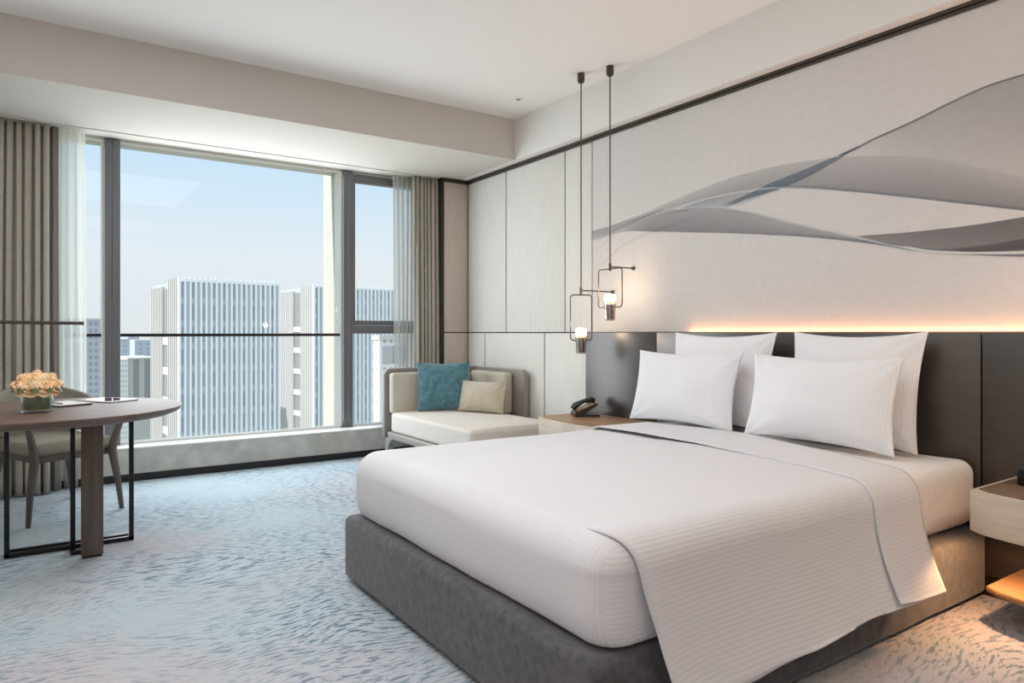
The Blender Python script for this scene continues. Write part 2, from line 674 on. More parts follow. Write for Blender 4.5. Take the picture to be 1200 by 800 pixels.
def mullion(x0, x1, fx):
    m = MB()
    m.bbox(x0, (x0 + x1) / 2 - 0.002, WY - 0.06, WY + 0.03, 0.25, ZS - 0.01, 0.003)
    m.bbox((x0 + x1) / 2 + 0.002, x1, WY - 0.06, WY + 0.03, 0.25, ZS - 0.01, 0.003)
    o = m.build('mullion', M_alu, win, angle=A35)
    box('edge_strip', x0 - 0.014, x0, WY - 0.03, WY + 0.13, 0.25, ZS - 0.01, M_alulight, o)
    box('outer_fin', x0 - 0.005, x0 + 0.06, WY + 0.16, WY + fx, 0.0, 3.2, M_fin, o)
    return o


mullion(0.382, 0.486, 0.22)
mullion(2.232, 2.322, 0.46)
tr = MB()
tr.bbox(2.322, 3.105, WY - 0.045, WY + 0.03, 1.09, 1.165, 0.004)
tr.bbox(2.322, 3.105, WY - 0.03, WY + 0.03, 1.168, 1.21, 0.004)
tr.build('transom', M_alu, win, angle=A35)
sf = MB()
sf.bbox(2.322, 3.105, WY - 0.045, WY + 0.03, 2.468, 2.537, 0.004)
sf.bbox(2.322, 2.35, WY - 0.045, WY + 0.03, 1.21, 2.455, 0.004)
sf.build('casement_frame', M_alu, win, angle=A35)
MB().bbox(LX, 0.37, WY + 0.06, WY + 0.075, 1.068, 1.092, 0.003).build('guard_rail', M_steel, win)
MB().bbox(0.486, 2.232, WY - 0.01, WY + 0.005, 1.068, 1.092, 0.003).build('guard_rail', M_steel, win)
for a, b in ((LX, 0.382), (0.486, 2.232), (2.322, 3.105)):
    box('pane', a, b, WY + 0.012, WY + 0.018, 0.262, 2.537, M_pane, win)

# ================================================================== CURTAINS


def curtain(name, label, x0, x1, y0, folds, amp, m, zt=ZS - 0.004, zb=0.008, ybot=-0.16, seed=1, flare=0.0, thick=0.006, parent=None, ph=0.0):
    nu, nv = folds * 14, 26

    def fn(u, v):
        z = zb + (zt - zb) * v
        wv = u * folds * 2 * PI + ph
        a = amp * (0.75 + 0.5 * noise.noise(Vector((u * folds * 0.7, seed, 0)))) * (1.0 - 0.35 * v)
        du = 0.25 / folds * noise.noise(Vector((u * folds * 0.9, seed + 5, v * 0.8)))
        x = x0 + (x1 - x0) * (u + du) + flare * (1 - v) * (u - 0.5)
        x += 0.012 * math.sin(wv * 2 + seed)
        y = y0 + ybot * min(1, (1 - v) * 1.05) ** 1.3 + a * math.sin(wv + 1.2 * noise.noise(Vector((u * 3, seed, v * 1.1))))
        return Vector((x, y, z))
    mb = MB().grid(fn, nu, nv)
    o = link(name, mb.v, mb.f, m, parent, True)
    if thick:
        md = o.modifiers.new('solidify', 'SOLIDIFY')
        md.thickness = thick
    if label:
        tag(o, label, 'curtain')
    return o


def sheer_mat(name, col, op):
    m = bpy.data.materials.new(name)
    m.use_nodes = True
    m.node_tree.nodes.clear()
    o = N(m, 'ShaderNodeOutputMaterial')
    d = N(m, 'ShaderNodeBsdfDiffuse')
    d.inputs[0].default_value = col
    tl = N(m, 'ShaderNodeBsdfTranslucent')
    tl.inputs[0].default_value = col
    tr_ = N(m, 'ShaderNodeBsdfTransparent')
    a = N(m, 'ShaderNodeMixShader')
    a.inputs[0].default_value = 0.55
    b = N(m, 'ShaderNodeMixShader')
    b.inputs[0].default_value = op
    LK(m, d.outputs[0], a.inputs[1])
    LK(m, tl.outputs[0], a.inputs[2])
    LK(m, tr_.outputs[0], b.inputs[1])
    LK(m, a.outputs[0], b.inputs[2])
    LK(m, b.outputs[0], o.inputs[0])
    return m


M_sheer = sheer_mat('sheer_voile', srgb(228, 230, 226), 0.58)
cl = curtain('curtain', 'heavy grey-beige pleated curtain at the left end of the window', -0.95, 0.035, 5.86, 19, 0.045, M_drape, seed=3)
curtain('lining', None, 0.025, 0.085, 5.885, 1, 0.02, M_lining, seed=8, parent=cl, thick=0.004)
curtain('sheer_curtain', 'white sheer curtain hanging beside the left heavy curtain', 0.07, 0.245, 5.90, 4, 0.035, M_sheer, seed=11, ybot=-0.08, flare=0.03, thick=0)
curtain('curtain', 'heavy grey-beige pleated curtain behind the corner daybed', 2.86, 3.10, 5.845, 6, 0.04, M_drape, seed=21, ybot=-0.02)
curtain('sheer_curtain', 'white sheer curtain drawn back behind the daybed', 2.69, 2.93, 5.935, 5, 0.03, M_sheer, seed=31, ybot=-0.0, flare=-0.05, thick=0)

# thin rod on the left wall, in front of the left curtain
rd = MB().tube([(LX, 5.38, 1.178), (0.219, 5.38, 1.161)], 0.011, 10).build('metal_rod', M_bronze, angle=A35)
tag(rd, 'thin dark bronze horizontal rod reaching in front of the left curtain', 'rod')
MB().lathe([(0.0, -0.006), (0.012, -0.006), (0.012, 0.006), (0.0, 0.006)], (0, 0, 0), 16).build('end_cap', M_bronze, rd).matrix_local = \
    Matrix.Translation((0.219, 5.38, 1.161)) @ Matrix.Rotation(PI / 2, 4, 'Y')

# ================================================================== MURAL
MX = WX - 0.002
mural = box('wall_mural', MX, WX + 0.012, BY, 3.951 - G, 1.105, 2.525, M_mural)
tag(mural, 'wide pale mural of flowing grey translucent ribbons above the headboard', 'mural')
RB = [0]


def ray(x, y):
    s, c = math.sin(YAW), math.cos(YAW)
    l = (x - CX) / F
    return Vector((l * c + s, c - l * s, -(y - HY) / F))


def wallpt(x, y):
    r = ray(680 + x / 2.308, 60 + y / 2.308)
    t = MX / r.x
    return r.y * t, CAMH + r.z * t


def interp(pl, x):
    """smooth (Catmull-Rom) height of a drawn line at x"""
    for i in range(len(pl) - 1):
        if pl[i][0] <= x <= pl[i + 1][0]:
            p0 = pl[max(i - 1, 0)][1]
            p1, p2 = pl[i][1], pl[i + 1][1]
            p3 = pl[min(i + 2, len(pl) - 1)][1]
            t = (x - pl[i][0]) / (pl[i + 1][0] - pl[i][0])
            return 0.5 * ((2 * p1) + (-p0 + p2) * t + (2 * p0 - 5 * p1 + 4 * p2 - p3) * t * t + (-p0 + 3 * p1 - 3 * p2 + p3) * t ** 3)
    return pl[0][1] if x < pl[0][0] else pl[-1][1]


def ribbon(top, bot, col, a_top, a_bot, a_left=1.0, a_right=1.0, fade=0.06, mid=None):
    """printed translucent band of the mural between two drawn lines (a flat print on the wallpaper)"""
    RB[0] += 1
    m = bpy.data.materials.new('mural_ink')
    m.use_nodes = True
    m.node_tree.nodes.clear()
    o = N(m, 'ShaderNodeOutputMaterial')
    d = N(m, 'ShaderNodeBsdfDiffuse')
    d.inputs[0].default_value = col
    t = N(m, 'ShaderNodeBsdfTransparent')
    mx = N(m, 'ShaderNodeMixShader')
    uv = N(m, 'ShaderNodeUVMap')
    sx = N(m, 'ShaderNodeSeparateXYZ')
    LK(m, uv.outputs[0], sx.inputs[0])
    r = N(m, 'ShaderNodeValToRGB')
    r.color_ramp.elements[0].position = 0.0
    r.color_ramp.elements[0].color = (a_top,) * 3 + (1,)
    r.color_ramp.elements[1].position = 1.0
    r.color_ramp.elements[1].color = (a_bot,) * 3 + (1,)
    if mid is not None:
        e = r.color_ramp.elements.new(0.5)
        e.color = (mid,) * 3 + (1,)
    LK(m, sx.outputs['Y'], r.inputs[0])
    r2 = N(m, 'ShaderNodeValToRGB')
    r2.color_ramp.elements[0].position = 0.0
    r2.color_ramp.elements[0].color = (0, 0, 0, 1)
    e = r2.color_ramp.elements.new(fade)
    e.color = (a_left,) * 3 + (1,)
    r2.color_ramp.elements[1 if r2.color_ramp.elements[1].position > 0.9 else 2].color = (a_right,) * 3 + (1,)
    LK(m, sx.outputs['X'], r2.inputs[0])
    mu = N(m, 'ShaderNodeMath', operation='MULTIPLY')
    LK(m, r.outputs[0], mu.inputs[0])
    LK(m, r2.outputs[0], mu.inputs[1])
    LK(m, mu.outputs[0], mx.inputs[0])
    LK(m, t.outputs[0], mx.inputs[1])
    LK(m, d.outputs[0], mx.inputs[2])
    LK(m, mx.outputs[0], o.inputs[0])
    x0, x1 = max(top[0][0], bot[0][0]), min(top[-1][0], bot[-1][0])
    nu, nv = 170, 4
    vs, uvs, fs = [], [], []
    for i in range(nu + 1):
        x = x0 + (x1 - x0) * i / nu
        a, b = interp(top, x), interp(bot, x)
        for j in range(nv + 1):
            y, z = wallpt(x, a + (b - a) * j / nv)
            vs.append((MX - 0.0006 * RB[0], y, z))
            uvs.append((i / nu, j / nv))
    for i in range(nu):
        for j in range(nv):
            a = i * (nv + 1) + j
            fs.append([a, a + 1, a + nv + 2, a + nv + 1])
    ob = link('ribbon', vs, fs, m, mural, False, uvs)
    return ob


TB = [(32, 488), (130, 455), (230, 412), (330, 370), (430, 335), (530, 310), (640, 293), (760, 283), (900, 284), (1000, 297), (1100, 318), (1200, 342), (1330, 372)]
BB = [(32, 515), (130, 470), (230, 432), (330, 402), (430, 381), (520, 370), (620, 370), (720, 378), (850, 391), (1000, 408), (1200, 430), (1330, 446)]
TA = [(380, 412), (440, 392), (510, 358), (620, 315), (700, 281), (800, 235), (900, 190), (1000, 140), (1100, 95), (1200, 63), (1330, 30)]
BA2 = [(700, 287), (800, 240), (900, 194), (1000, 144), (1100, 99), (1200, 67), (1330, 34)]
VE = [(700, 287), (760, 282), (900, 284), (1000, 297), (1100, 318), (1200, 342), (1330, 372)]
TCc = [(32, 545), (100, 480), (200, 437), (300, 423), (380, 422), (460, 435), (560, 460), (660, 483), (760, 505), (850, 525), (950, 540), (1050, 544), (1200, 543), (1330, 536)]
BC = [(32, 549), (100, 492), (200, 488), (300, 490), (400, 492), (500, 496), (600, 501), (700, 510), (800, 522), (900, 538), (1000, 547), (1200, 555), (1330, 552)]
TD = [(740, 499), (860, 492), (960, 482), (1060, 470), (1200, 448), (1330, 424)]
BD = [(740, 501), (850, 525), (950, 538), (1050, 543), (1200, 540), (1330, 530)]


def off(pl, d):
    return [(x, y + d) for x, y in pl]


INK, BLUE, WHT = srgb(112, 112, 118), srgb(112, 128, 142), srgb(216, 222, 224)
ribbon(TA[4:], VE, INK, 0.30, 0.16, 0.7, 1.0, 0.3)
ribbon(TB, BB, INK, 0.22, 0.52, 0.5, 1.0, 0.05)
ribbon(TCc, BC, INK, 0.3, 0.55, 0.95, 0.5, 0.12)
ribbon(TD, BD, srgb(96, 94, 98), 0.62, 0.5, 0.8, 1.1, 0.05)
ribbon([(380, 412), (440, 392), (510, 358), (620, 315), (700, 281), (760, 255)], [(380, 424), (450, 400), (540, 372), (620, 338), (700, 293), (760, 258)], BLUE, 0.55, 0.65, 1, 0.9, 0.12)
ribbon([(230, 436), (330, 405), (430, 384), (540, 374)], [(230, 440), (330, 424), (430, 416), (540, 378)], BLUE, 0.5, 0.25, 0.8, 0.5, 0.15)
ribbon(off(TA, -2)[4:], off(TA, 3)[4:], srgb(92, 94, 100), 0.8, 0.6, 0.9, 0.7, 0.02)
ribbon(off(BB, -2), off(BB, 2), WHT, 0.9, 0.7, 0.8, 0.0, 0.12)
ribbon(off(BB, -6)[5:], off(BB, 1)[5:], BLUE, 0.15, 0.7, 0.7, 0.8, 0.1)
ribbon(off(BC, -7)[4:], off(BC, 1)[4:], BLUE, 0.35, 0.8, 0.4, 0.9, 0.2)
ribbon(off(TCc, -1)[2:], off(TCc, 4)[2:], WHT, 0.8, 0.4, 0.8, 0.4, 0.06)
ribbon(off(TCc, -2)[9:], off(TCc, 5)[9:], srgb(226, 232, 232), 0.9, 0.8, 0.8, 0.9, 0.1)
ribbon([(960, 533), (1060, 528), (1200, 508), (1330, 484)], [(960, 537), (1060, 543), (1200, 536), (1330, 524)], srgb(78, 78, 84), 0.4, 0.6, 0.7, 1.0, 0.2)
ribbon([(32, 486), (120, 458), (230, 425)], [(32, 512), (120, 476), (230, 434)], BLUE, 0.5, 0.25, 0.8, 0.1, 0.02)
ribbon([(32, 590), (120, 520), (240, 470), (330, 440)], [(32, 600), (120, 528), (240, 480), (330, 446)], INK, 0.2, 0.1, 0.6, 0.2, 0.2)

# ================================================================== HEADBOARD
HX = 3.28
hb = thing('headboard', 'long dark smoked-veneer headboard panelling on the wall behind the bed', 'headboard', (HX + 0.05, 1.7, 0))
hb.location = (0, 0, 0)
for a, b in ((3.887, 3.182), (3.182, 1.31), (1.31, -0.35)):
    box('panel', HX, HX + 0.03, b + 0.003, a - 0.003, 0.08, 1.1, M_headboard, hb, 0.002)
box('backing', HX + 0.03, HX + 0.05, -0.35, 3.887, 0.0, 1.085, M_black, hb)
box('side_return', HX + 0.03, WX - 0.001, 3.872, 3.887, 0.0, 1.1, M_panel, hb)
box('plinth', HX - 0.008, HX + 0.03, -0.35, 3.88, 0.0, 0.078, M_black, hb)
box('light_strip', HX + 0.075, HX + 0.095, -0.3, 3.10, 1.03, 1.045, M_led, hb)
light('headboard_light', 'AREA', (WX - 0.017, 1.3, 1.088), 4.2, (1, 0.46, 0.22), (PI, 0, 0), shape='RECTANGLE', size=0.02, size_y=3.4)

# ================================================================== BED
BX0, BX1, BY0, BY1 = 1.11, 3.27, 1.28, 2.98
MZ0, MZT = 0.29, 0.565
bed = thing('bed', 'large double bed on a dark grey velvet upholstered base', 'bed', (0, 0, 0))
rbox('base', (BX0, BY0, 0.012), (BX1 - 0.01, BY1, 0.288), 0.03, (20, 16, 3), M_velvet, bed,
     lambda p, n: p + n * 0.004 * nz(p, 5))
box('foot_rail', BX0 + 0.04, BX1 - 0.04, BY0 + 0.04, BY1 - 0.04, 0.0, 0.02, M_black, bed)


def sheet_uv(p, n, ax):
    return (p.y if ax != 1 else p.z + 0.7, p.x)


mt = rbox('mattress', (1.19, 1.315, MZ0), (3.262, 2.945, MZT), 0.06, (24, 20, 4), M_sheet, bed,
          lambda p, n: p + n * 0.004 * nz(p, 4, 2))

# duvet -------------------------------------------------------------
YE0, YE1, XF = 1.285, 2.975, 1.15
RD = 0.09


def puff(x, y):
    return 0.012 * max(0, math.sin(PI * min(1, max(0, (y - YE0) / (YE1 - YE0))))) + 0.006 * noise.noise(Vector((x * 2.2, y * 2.2, 1.0)))


dv_root = thing('duvet', 'white striped duvet tucked at the foot and hanging over the bed side', 'duvet', (0, 0, 0))


def dv_disp(p, n):
    q = p.copy()
    if n.z > 0.1:
        q.z += puff(p.x, p.y) * n.z
    else:
        q += n * 0.006 * nz(p, 4, 5)
    if n.z < 0:
        hl = math.hypot(n.x, n.y)
        if hl > 1e-4:      # the tucked hem stays nearly straight down to the base
            q += Vector((n.x / hl, n.y / hl, 0)) * RD * (1 - hl) * 0.7 * min(1, hl * 2)
    if n.x < -0.3:
        q.x += -0.010 * math.sin(PI * min(1, max(0, (p.z - MZ0) / 0.28)))
    return q


rbox('tucked_cover', (XF, YE0, MZ0 - 0.001), (2.55, YE1, MZT + 0.004), RD, (26, 26, 6), M_linen, dv_root, dv_disp, sheet_uv, 6)


def cross(t, offs, near_z, far_z, x, flare=0.085):
    """cross-section of cloth over the bed; t is arc length from the bed's middle, near side positive"""
    ymid = (YE0 + YE1) / 2
    half = (YE1 - YE0) / 2
    R = RD + offs
    sgn = 1 if t >= 0 else -1
    a = abs(t)
    flat = half - RD
    zt = MZT + 0.006
    if a <= flat:
        y = ymid - sgn * a
        return Vector((x, y, zt + offs + puff(x, y)))
    a -= flat
    arc = R * PI / 2
    if a <= arc:
        th = a / R
        y = ymid - sgn * (flat + R * math.sin(th))
        return Vector((x, y, zt - RD + R * math.cos(th) + puff(x, ymid - sgn * flat) * math.cos(th)))
    a -= arc
    bottom = near_z if sgn > 0 else far_z
    tot = zt - RD - bottom
    k = min(1, a / tot)
    fl = (flare if sgn > 0 else 0.03) * (0.25 * k + 0.75 * k * k)
    y = ymid - sgn * (flat + R + fl)
    return Vector((x, y, zt - RD - k * tot))


def cloth_strip(name, xin, xout, offs, nz_fn, t_from, m, parent, thick, nx, rip, far_z=0.2, fade=0.0):
    """strip of cloth across the bed; xin/xout give the strip's two edges for a cross-bed fraction"""
    half = (YE1 - YE0) / 2
    zt = MZT + 0.006
    Tn = half - RD + (RD + offs) * PI / 2 + (zt - RD - 0.15)
    Tf = t_from
    nt_ = 90
    vs, uvs, fs = [], [], []
    for i in range(nx + 1):
        s = i / nx
        for j in range(nt_ + 1):
            t = Tf + (Tn - Tf) * j / nt_
            q = cross(t, offs, 0.15, far_z, 0)
            x = xin(q) + (xout(q) - xin(q)) * s
            nzz = nz_fn(x)
            q = cross(t, offs, nzz, far_z, x)
            if fade:
                q.z -= 0.014 * (1 - min(1, max(0, (t - t_from) / fade))) ** 2
            if t > half - RD:
                k = (t - half + RD) / (Tn - half + RD)
                q.y -= 0.05 * k * max(0, 1 - (x - 1.2) / 0.35) ** 2 if fade else 0
                q.y -= rip * k * (0.5 + 0.5 * math.sin(x * 7.5 + 1.5 * math.sin(x * 3))) + 0.006 * k * noise.noise(Vector((x * 6, k * 3, 2)))
            vs.append(q)
            uvs.append((-t + 1.0, x))
    for i in range(nx):
        for j in range(nt_):
            a = i * (nt_ + 1) + j
            fs.append([a, a + 1, a + nt_ + 2, a + nt_ + 1])
    o = link(name, vs, fs, m, parent, True, uvs)
    if thick:
        md = o.modifiers.new('solidify', 'SOLIDIFY')
        md.thickness = thick
        md.offset = -1
    return o


def foot_round(o, x_start, R):
    for v in o.data.vertices:
        if v.co.y > YE0 + 0.10:      # on the top the drape grows out of the tucked cover without a step
            k = min(1, (v.co.y - YE0 - 0.10) / 0.10)
            v.co.z -= 0.016 * k * max(0, 1 - (v.co.x - x_start) / 0.45) ** 1.5
        d = x_start + R - v.co.x
        if d > 0 and v.co.z > 0.5:
            v.co.z -= 0.9 * (R - math.sqrt(max(0, R * R - d * d)))


side_hang = cloth_strip('side_drape', lambda q: 1.215 + 0.045 * min(1, max(0, (1.36 - q.y) / 0.1)) + 0.05 * min(1, max(0, (0.5 - q.z) / 0.35)), lambda q: 2.56, 0.005, lambda x: 0.118 + 0.062 * min(1, max(0, (x - 1.165) / 0.9)),
                        -0.3, M_linen, dv_root, 0.004, 50, 0.012, fade=0.75)
foot_round(side_hang, 1.152, 0.09)
fold = cloth_strip('turned_down_edge', lambda q: 2.36 + 0.17 * min(1, max(0, (q.y - 1.2) / 1.0)),
                   lambda q: 2.66 + 0.26 * min(1, max(0, (q.y - 1.2) / 1.0)), 0.011, lambda x: 0.20 - 0.05 * (x - 2.36),
                   -0.92, M_linen, dv_root, 0.006, 16, 0.02)

# ================================================================== PILLOWS


def pillow(name, label, cat, yc, w, h, x_bot, x_top, z_bot, thick, m, group=None, skew=0.0, seed=0, flange=0.0, rz=0.0, pinch=0.07, wr=1.0, xf=None):
    nu, nv = 34, 26
    vs, fs, uvs = [], [], []

    def pt(u, v, side):
        px = w / 2 * u * (1 - pinch * (1 - v * v)) + skew * v
        pz = h / 2 * v * (1 - (pinch + 0.03) * (1 - u * u)) + h / 2
        fu, fv = min(1, (1 - abs(u)) / 0.985), min(1, (1 - abs(v)) / 0.985)
        if flange:
            fu = max(0, (1 - abs(u) - flange)) / (1 - flange)
        t = thick / 2 * max(0, (1 - (1 - fu) ** 2.2) * (1 - (1 - fv) ** 2.2)) ** 0.62
        t *= 1 + 0.16 * noise.noise(Vector((u * 1.6 + seed, v * 1.6, side * 3 + seed)))
        # creases radiating from the corners
        cr = math.sin(math.atan2(1.02 - abs(v), 1.02 - abs(u)) * 11 + seed) * 0.006 * wr * max(0, abs(u) + abs(v) - 0.75)
        t += cr * (1 if t > 0.006 else 0)
        return Vector((px, side * (t + 0.003), pz))
    for side in (-1, 1):
        base = len(vs)
        for j in range(nv + 1):
            for i in range(nu + 1):
                u = math.sin((i / nu * 2 - 1) * PI / 2)
                v = math.sin((j / nv * 2 - 1) * PI / 2)
                q = pt(u, v, side)
                vs.append(q)
                uvs.append((q.x, q.z))
        for j in range(nv):
            for i in range(nu):
                a = base + j * (nu + 1) + i
                f = [a, a + 1, a + nu + 2, a + nu + 1]
                fs.append(f if side < 0 else f[::-1])
    # close the seam
    off_ = (nu + 1) * (nv + 1)
    rim = [i for i in range(nu + 1)] + [j * (nu + 1) + nu for j in range(1, nv + 1)] + \
          [nv * (nu + 1) + i for i in range(nu - 1, -1, -1)] + [j * (nu + 1) for j in range(nv - 1, 0, -1)]
    for k in range(len(rim)):
        a, b = rim[k], rim[(k + 1) % len(rim)]
        fs.append([a, a + off_, b + off_, b])
    if xf is None:
        lean = math.atan2(x_top - x_bot, h)
        Mx = Matrix.Translation((x_bot, yc, z_bot)) @ Matrix.Rotation(-PI / 2 + rz, 4, 'Z') @ Matrix.Rotation(-lean, 4, 'X')
    else:
        Mx = xf
    # bake into the mesh relative to an origin at the base of the pillow
    org = Mx @ Vector((0, 0, 0))
    R3 = Mx.to_3x3()
    o = link(name, [R3 @ v for v in vs], fs, m, None, True, uvs)
    o.location = org
    return tag(o, label, cat, group)


PZ = 0.583
pillow('pillow', 'tall white back pillow against the headboard on the window side', 'pillow', 2.575, 0.70, 0.53, 3.09, 3.185, PZ - 0.004, 0.13, M_pillow,
       'bed pillows', 0, 1, 0.05)
pillow('pillow', 'tall white back pillow against the headboard on the right-hand side', 'pillow', 1.80, 0.645, 0.535, 3.09, 3.185, PZ - 0.006, 0.13, M_pillow,
       'bed pillows', 0, 4, 0.06)
pillow('pillow', 'smaller white front pillow leaning before the window-side back pillow', 'pillow', 2.685, 0.75, 0.42, 2.93, 3.02, PZ, 0.15, M_pillow,
       'bed pillows', 0, 2, 0.0)
pillow('pillow', 'smaller white front pillow nearest the camera, over the right back pillow', 'pillow', 1.86, 0.745, 0.42, 2.92, 3.01, PZ, 0.17, M_pillow,
       'bed pillows', 0, 7, 0.0)

# ================================================================== NIGHTSTANDS


def nightstand(y_in, sgn, label, topmat):
    """y_in: the side next to the bed; sgn: direction away from the bed along Y"""
    t = thing('nightstand', label, 'nightstand', (HX - 0.004, y_in, 0), 0, 'bedside nightstands')
    Wd, D = 0.86, 0.425

    def outline(w, d, x0=0.0, ins=0.0):
        # back edge straight, front bowed with rounded corners
        pts = [(-x0, ins)]
        n = 18
        for i in range(n + 1):
            k = i / n
            y = ins + (w - 2 * ins) * k
            bow = 0.065 * (1 - (2 * k - 1) ** 2)
            corner = 0.02 * max(0, 1 - min(k, 1 - k) / 0.04)
            pts.append((-(d - ins) - bow + corner, y))
        pts.append((-x0, w - ins))
        return [(x, sgn * y) for x, y in pts]
    MB().prism(outline(Wd, D), 0.362, 0.515, 0.004).build('drawer_box', M_paleoak, t, angle=A35)
    MB().prism(outline(Wd, D, 0.0, 0.022), 0.514, 0.520, 0.001).build('top', topmat, t, angle=A35)
    MB().prism(outline(Wd, D, 0.02, 0.03), 0.352, 0.363, 0).build('light_recess', M_bronze, t)
    MB().prism(outline(Wd, D - 0.03, 0.0, 0.03), 0.13, 0.152, 0.004).build('shelf', M_oaktop, t, angle=A35)
    for k in (0.2, 0.66):
        MB().bbox(-0.10, -0.04, sgn * Wd * k - 0.02, sgn * Wd * k + 0.02, 0.0, 0.355, 0.003).build('leg', M_bronze, t, angle=A35)
    box('drawer_seam', -0.34, -0.335, min(0, sgn * 0.002) - 0.001, max(0, sgn * 0.002) + 0.001, 0.365, 0.512, M_groove, t)
    return t


nsR = nightstand(1.185, -1, 'bow-fronted pale nightstand at the right edge beside the bed', M_browntop)
nsL = nightstand(3.05, 1, 'bow-fronted pale nightstand with oak top holding the telephone', M_oaktop)
light('nightstand_light', 'SPOT', (2.88, 1.095, 0.345), 8, (1, 0.52, 0.24), shadow_soft_size=0.012, spot_size=math.radians(160), spot_blend=0.25)

# telephone ---------------------------------------------------------
ph = thing('telephone', 'dark desk telephone on the nightstand by the window side', 'telephone', (3.13, 3.71, 0.521), math.radians(-118))
pr_ = [(-0.085, 0.0), (0.085, 0.0), (0.085, 0.012), (-0.02, 0.018), (0.075, 0.083), (0.065, 0.092), (-0.075, 0.035), (-0.09, 0.018)]
mbp = MB()
n_ = len(pr_)
vsp = [Vector((-0.075, x, z)) for x, z in pr_] + [Vector((0.075, x, z)) for x, z in pr_]
mbp.add(vsp, [[i, (i + 1) % n_, n_ + (i + 1) % n_, n_ + i] for i in range(n_)] + [list(range(n_))[::-1], list(range(n_, 2 * n_))])
M_phone = mat('phone_plastic', srgb(50, 44, 42), 0.3)
mbp.build('base', M_phone, ph)
kp = MB()
sl = math.atan2(0.092 - 0.035, 0.14)
kp.bbox(-0.005, 0.07, -0.062, 0.062, 0, 0.003, 0.001, M=Matrix.Translation((0, -0.005, 0.064)) @ Matrix.Rotation(sl, 4, 'X'))
kp.build('keypad', mat('phone_face', srgb(190, 160, 120), 0.3, metal=0.5), ph)
hs = MB()
hs.tube([(-0.045, -0.085, 0.045), (-0.045, -0.06, 0.07), (-0.045, 0.0, 0.098), (-0.045, 0.055, 0.108), (-0.045, 0.075, 0.098)],
        [0.017, 0.022, 0.014, 0.021, 0.016], 12, flat=1.3)
hs.build('handset', M_phone, ph, angle=A35)

# clock at the right edge
ck = thing('clock', 'small black bedside clock on the right nightstand', 'clock', (3.10, 1.045, 0.521), 0)
MB().bbox(-0.04, 0.04, -0.06, 0.06, 0, 0.075, 0.008, 3).build('case', M_black, ck, angle=A35)
MB().bbox(-0.043, -0.039, -0.05, 0.05, 0.012, 0.064, 0.001).build('face', mat('clock_face', srgb(14, 16, 20), 0.1), ck)

# ================================================================== PENDANT LAMPS


def pendant(x, y, zc, w, ztop, zbot, wall_z, ang, glass_top, label):
    """rod from the ceiling, bent wire frame holding a glass cup with a glowing top, arm to the wall"""
    t = thing('pendant_lamp', label, 'lamp', (x, y, ZC), 0, 'bedside pendant lamps')
    rel = lambda z: z - ZC
    MB().lathe([(0, 0), (0.024, 0), (0.025, -0.004), (0.025, -0.05), (0.019, -0.066), (0.006, -0.072), (0, -0.072)]).build('canopy', M_gun, t, angle=A35)
    MB().tube([(0, 0, -0.07), (0, 0, rel(ztop) + 0.002)], 0.0048, 10).build('rod', M_gun, t, angle=A35)
    MB().tube([(0, 0, rel(wall_z) - 0.028), (0, 0, rel(wall_z) + 0.022)], 0.009, 12).build('joint', M_gun, t, angle=A35)
    ar = MB().tube([(0, 0, rel(wall_z)), (WX - x - 0.012, 0, rel(wall_z))], 0.0048, 10)
    ar.tube([(WX - x - 0.018, 0, rel(wall_z)), (WX - x - 0.001, 0, rel(wall_z))], 0.013, 14)
    ar.build('wall_arm', M_gun, t, angle=A35)
    ca, sa = math.cos(ang), math.sin(ang)
    # rounded loop, open at the bottom where it grips the cup
    pts, r = [], 0.022
    h = w / 2
    cr = 0.040
    cz0, cz1 = rel(zbot), rel(ztop)

    def arc(cx_, cz_, a0, a1):
        for k in range(6):
            a = a0 + (a1 - a0) * k / 5
            pts.append((cx_ + r * math.cos(a), cz_ + r * math.sin(a)))
    pts.append((-cr + 0.004, cz0))
    arc(-h + r, cz0 + r, -PI / 2, -PI)
    arc(-h + r, cz1 - r, PI, PI / 2)
    arc(h - r, cz1 - r, PI / 2, 0)
    arc(h - r, cz0 + r, 0, -PI / 2)
    pts.append((cr - 0.004, cz0))
    MB().tube([(a * ca, a * sa, z) for a, z in pts], 0.0042, 8).build('frame', M_gun, t, angle=A35)
    g = rel(glass_top)
    MB().lathe([(0, g - 0.066), (0.035, g - 0.066), (0.0385, g - 0.062), (0.0385, g - 0.012), (0.033, g - 0.002), (0.02, g), (0, g)]).build('glowing_diffuser', M_glow, t, angle=A35)
    MB().lathe([(0, g - 0.178), (0.030, g - 0.178), (0.034, g - 0.172), (0.0385, g - 0.078), (0.0425, g - 0.070), (0.0425, g - 0.05), (0.0405, g - 0.05),
                (0.0405, g - 0.069), (0.0365, g - 0.079), (0.032, g - 0.168), (0, g - 0.17)]).build('glass_cup', M_smoke, t, angle=A35)
    MB().lathe([(0, g - 0.166), (0.021, g - 0.166), (0.021, g - 0.07), (0, g - 0.07)]).build('lamp_holder', M_holder, t, angle=A35)
    light('pendant_light', 'POINT', (x - 0.02, y, glass_top + 0.03), 1.5, (1, 0.72, 0.45), shadow_soft_size=0.04)
    return t


pendant(3.098, 3.718, 0, 0.150, 1.361, 1.046, 1.392, math.radians(-28), 1.131, 'taller narrow-framed pendant lamp hanging lower, nearer the window')
pendant(3.176, 3.507, 0, 0.235, 1.530, 1.270, 1.545, math.radians(90), 1.358, 'wide-framed pendant lamp hanging higher, nearer the bed')
light('pendant_light', 'POINT', (3.0, 0.55, 1.22), 10, (1, 0.70, 0.46), shadow_soft_size=0.04)

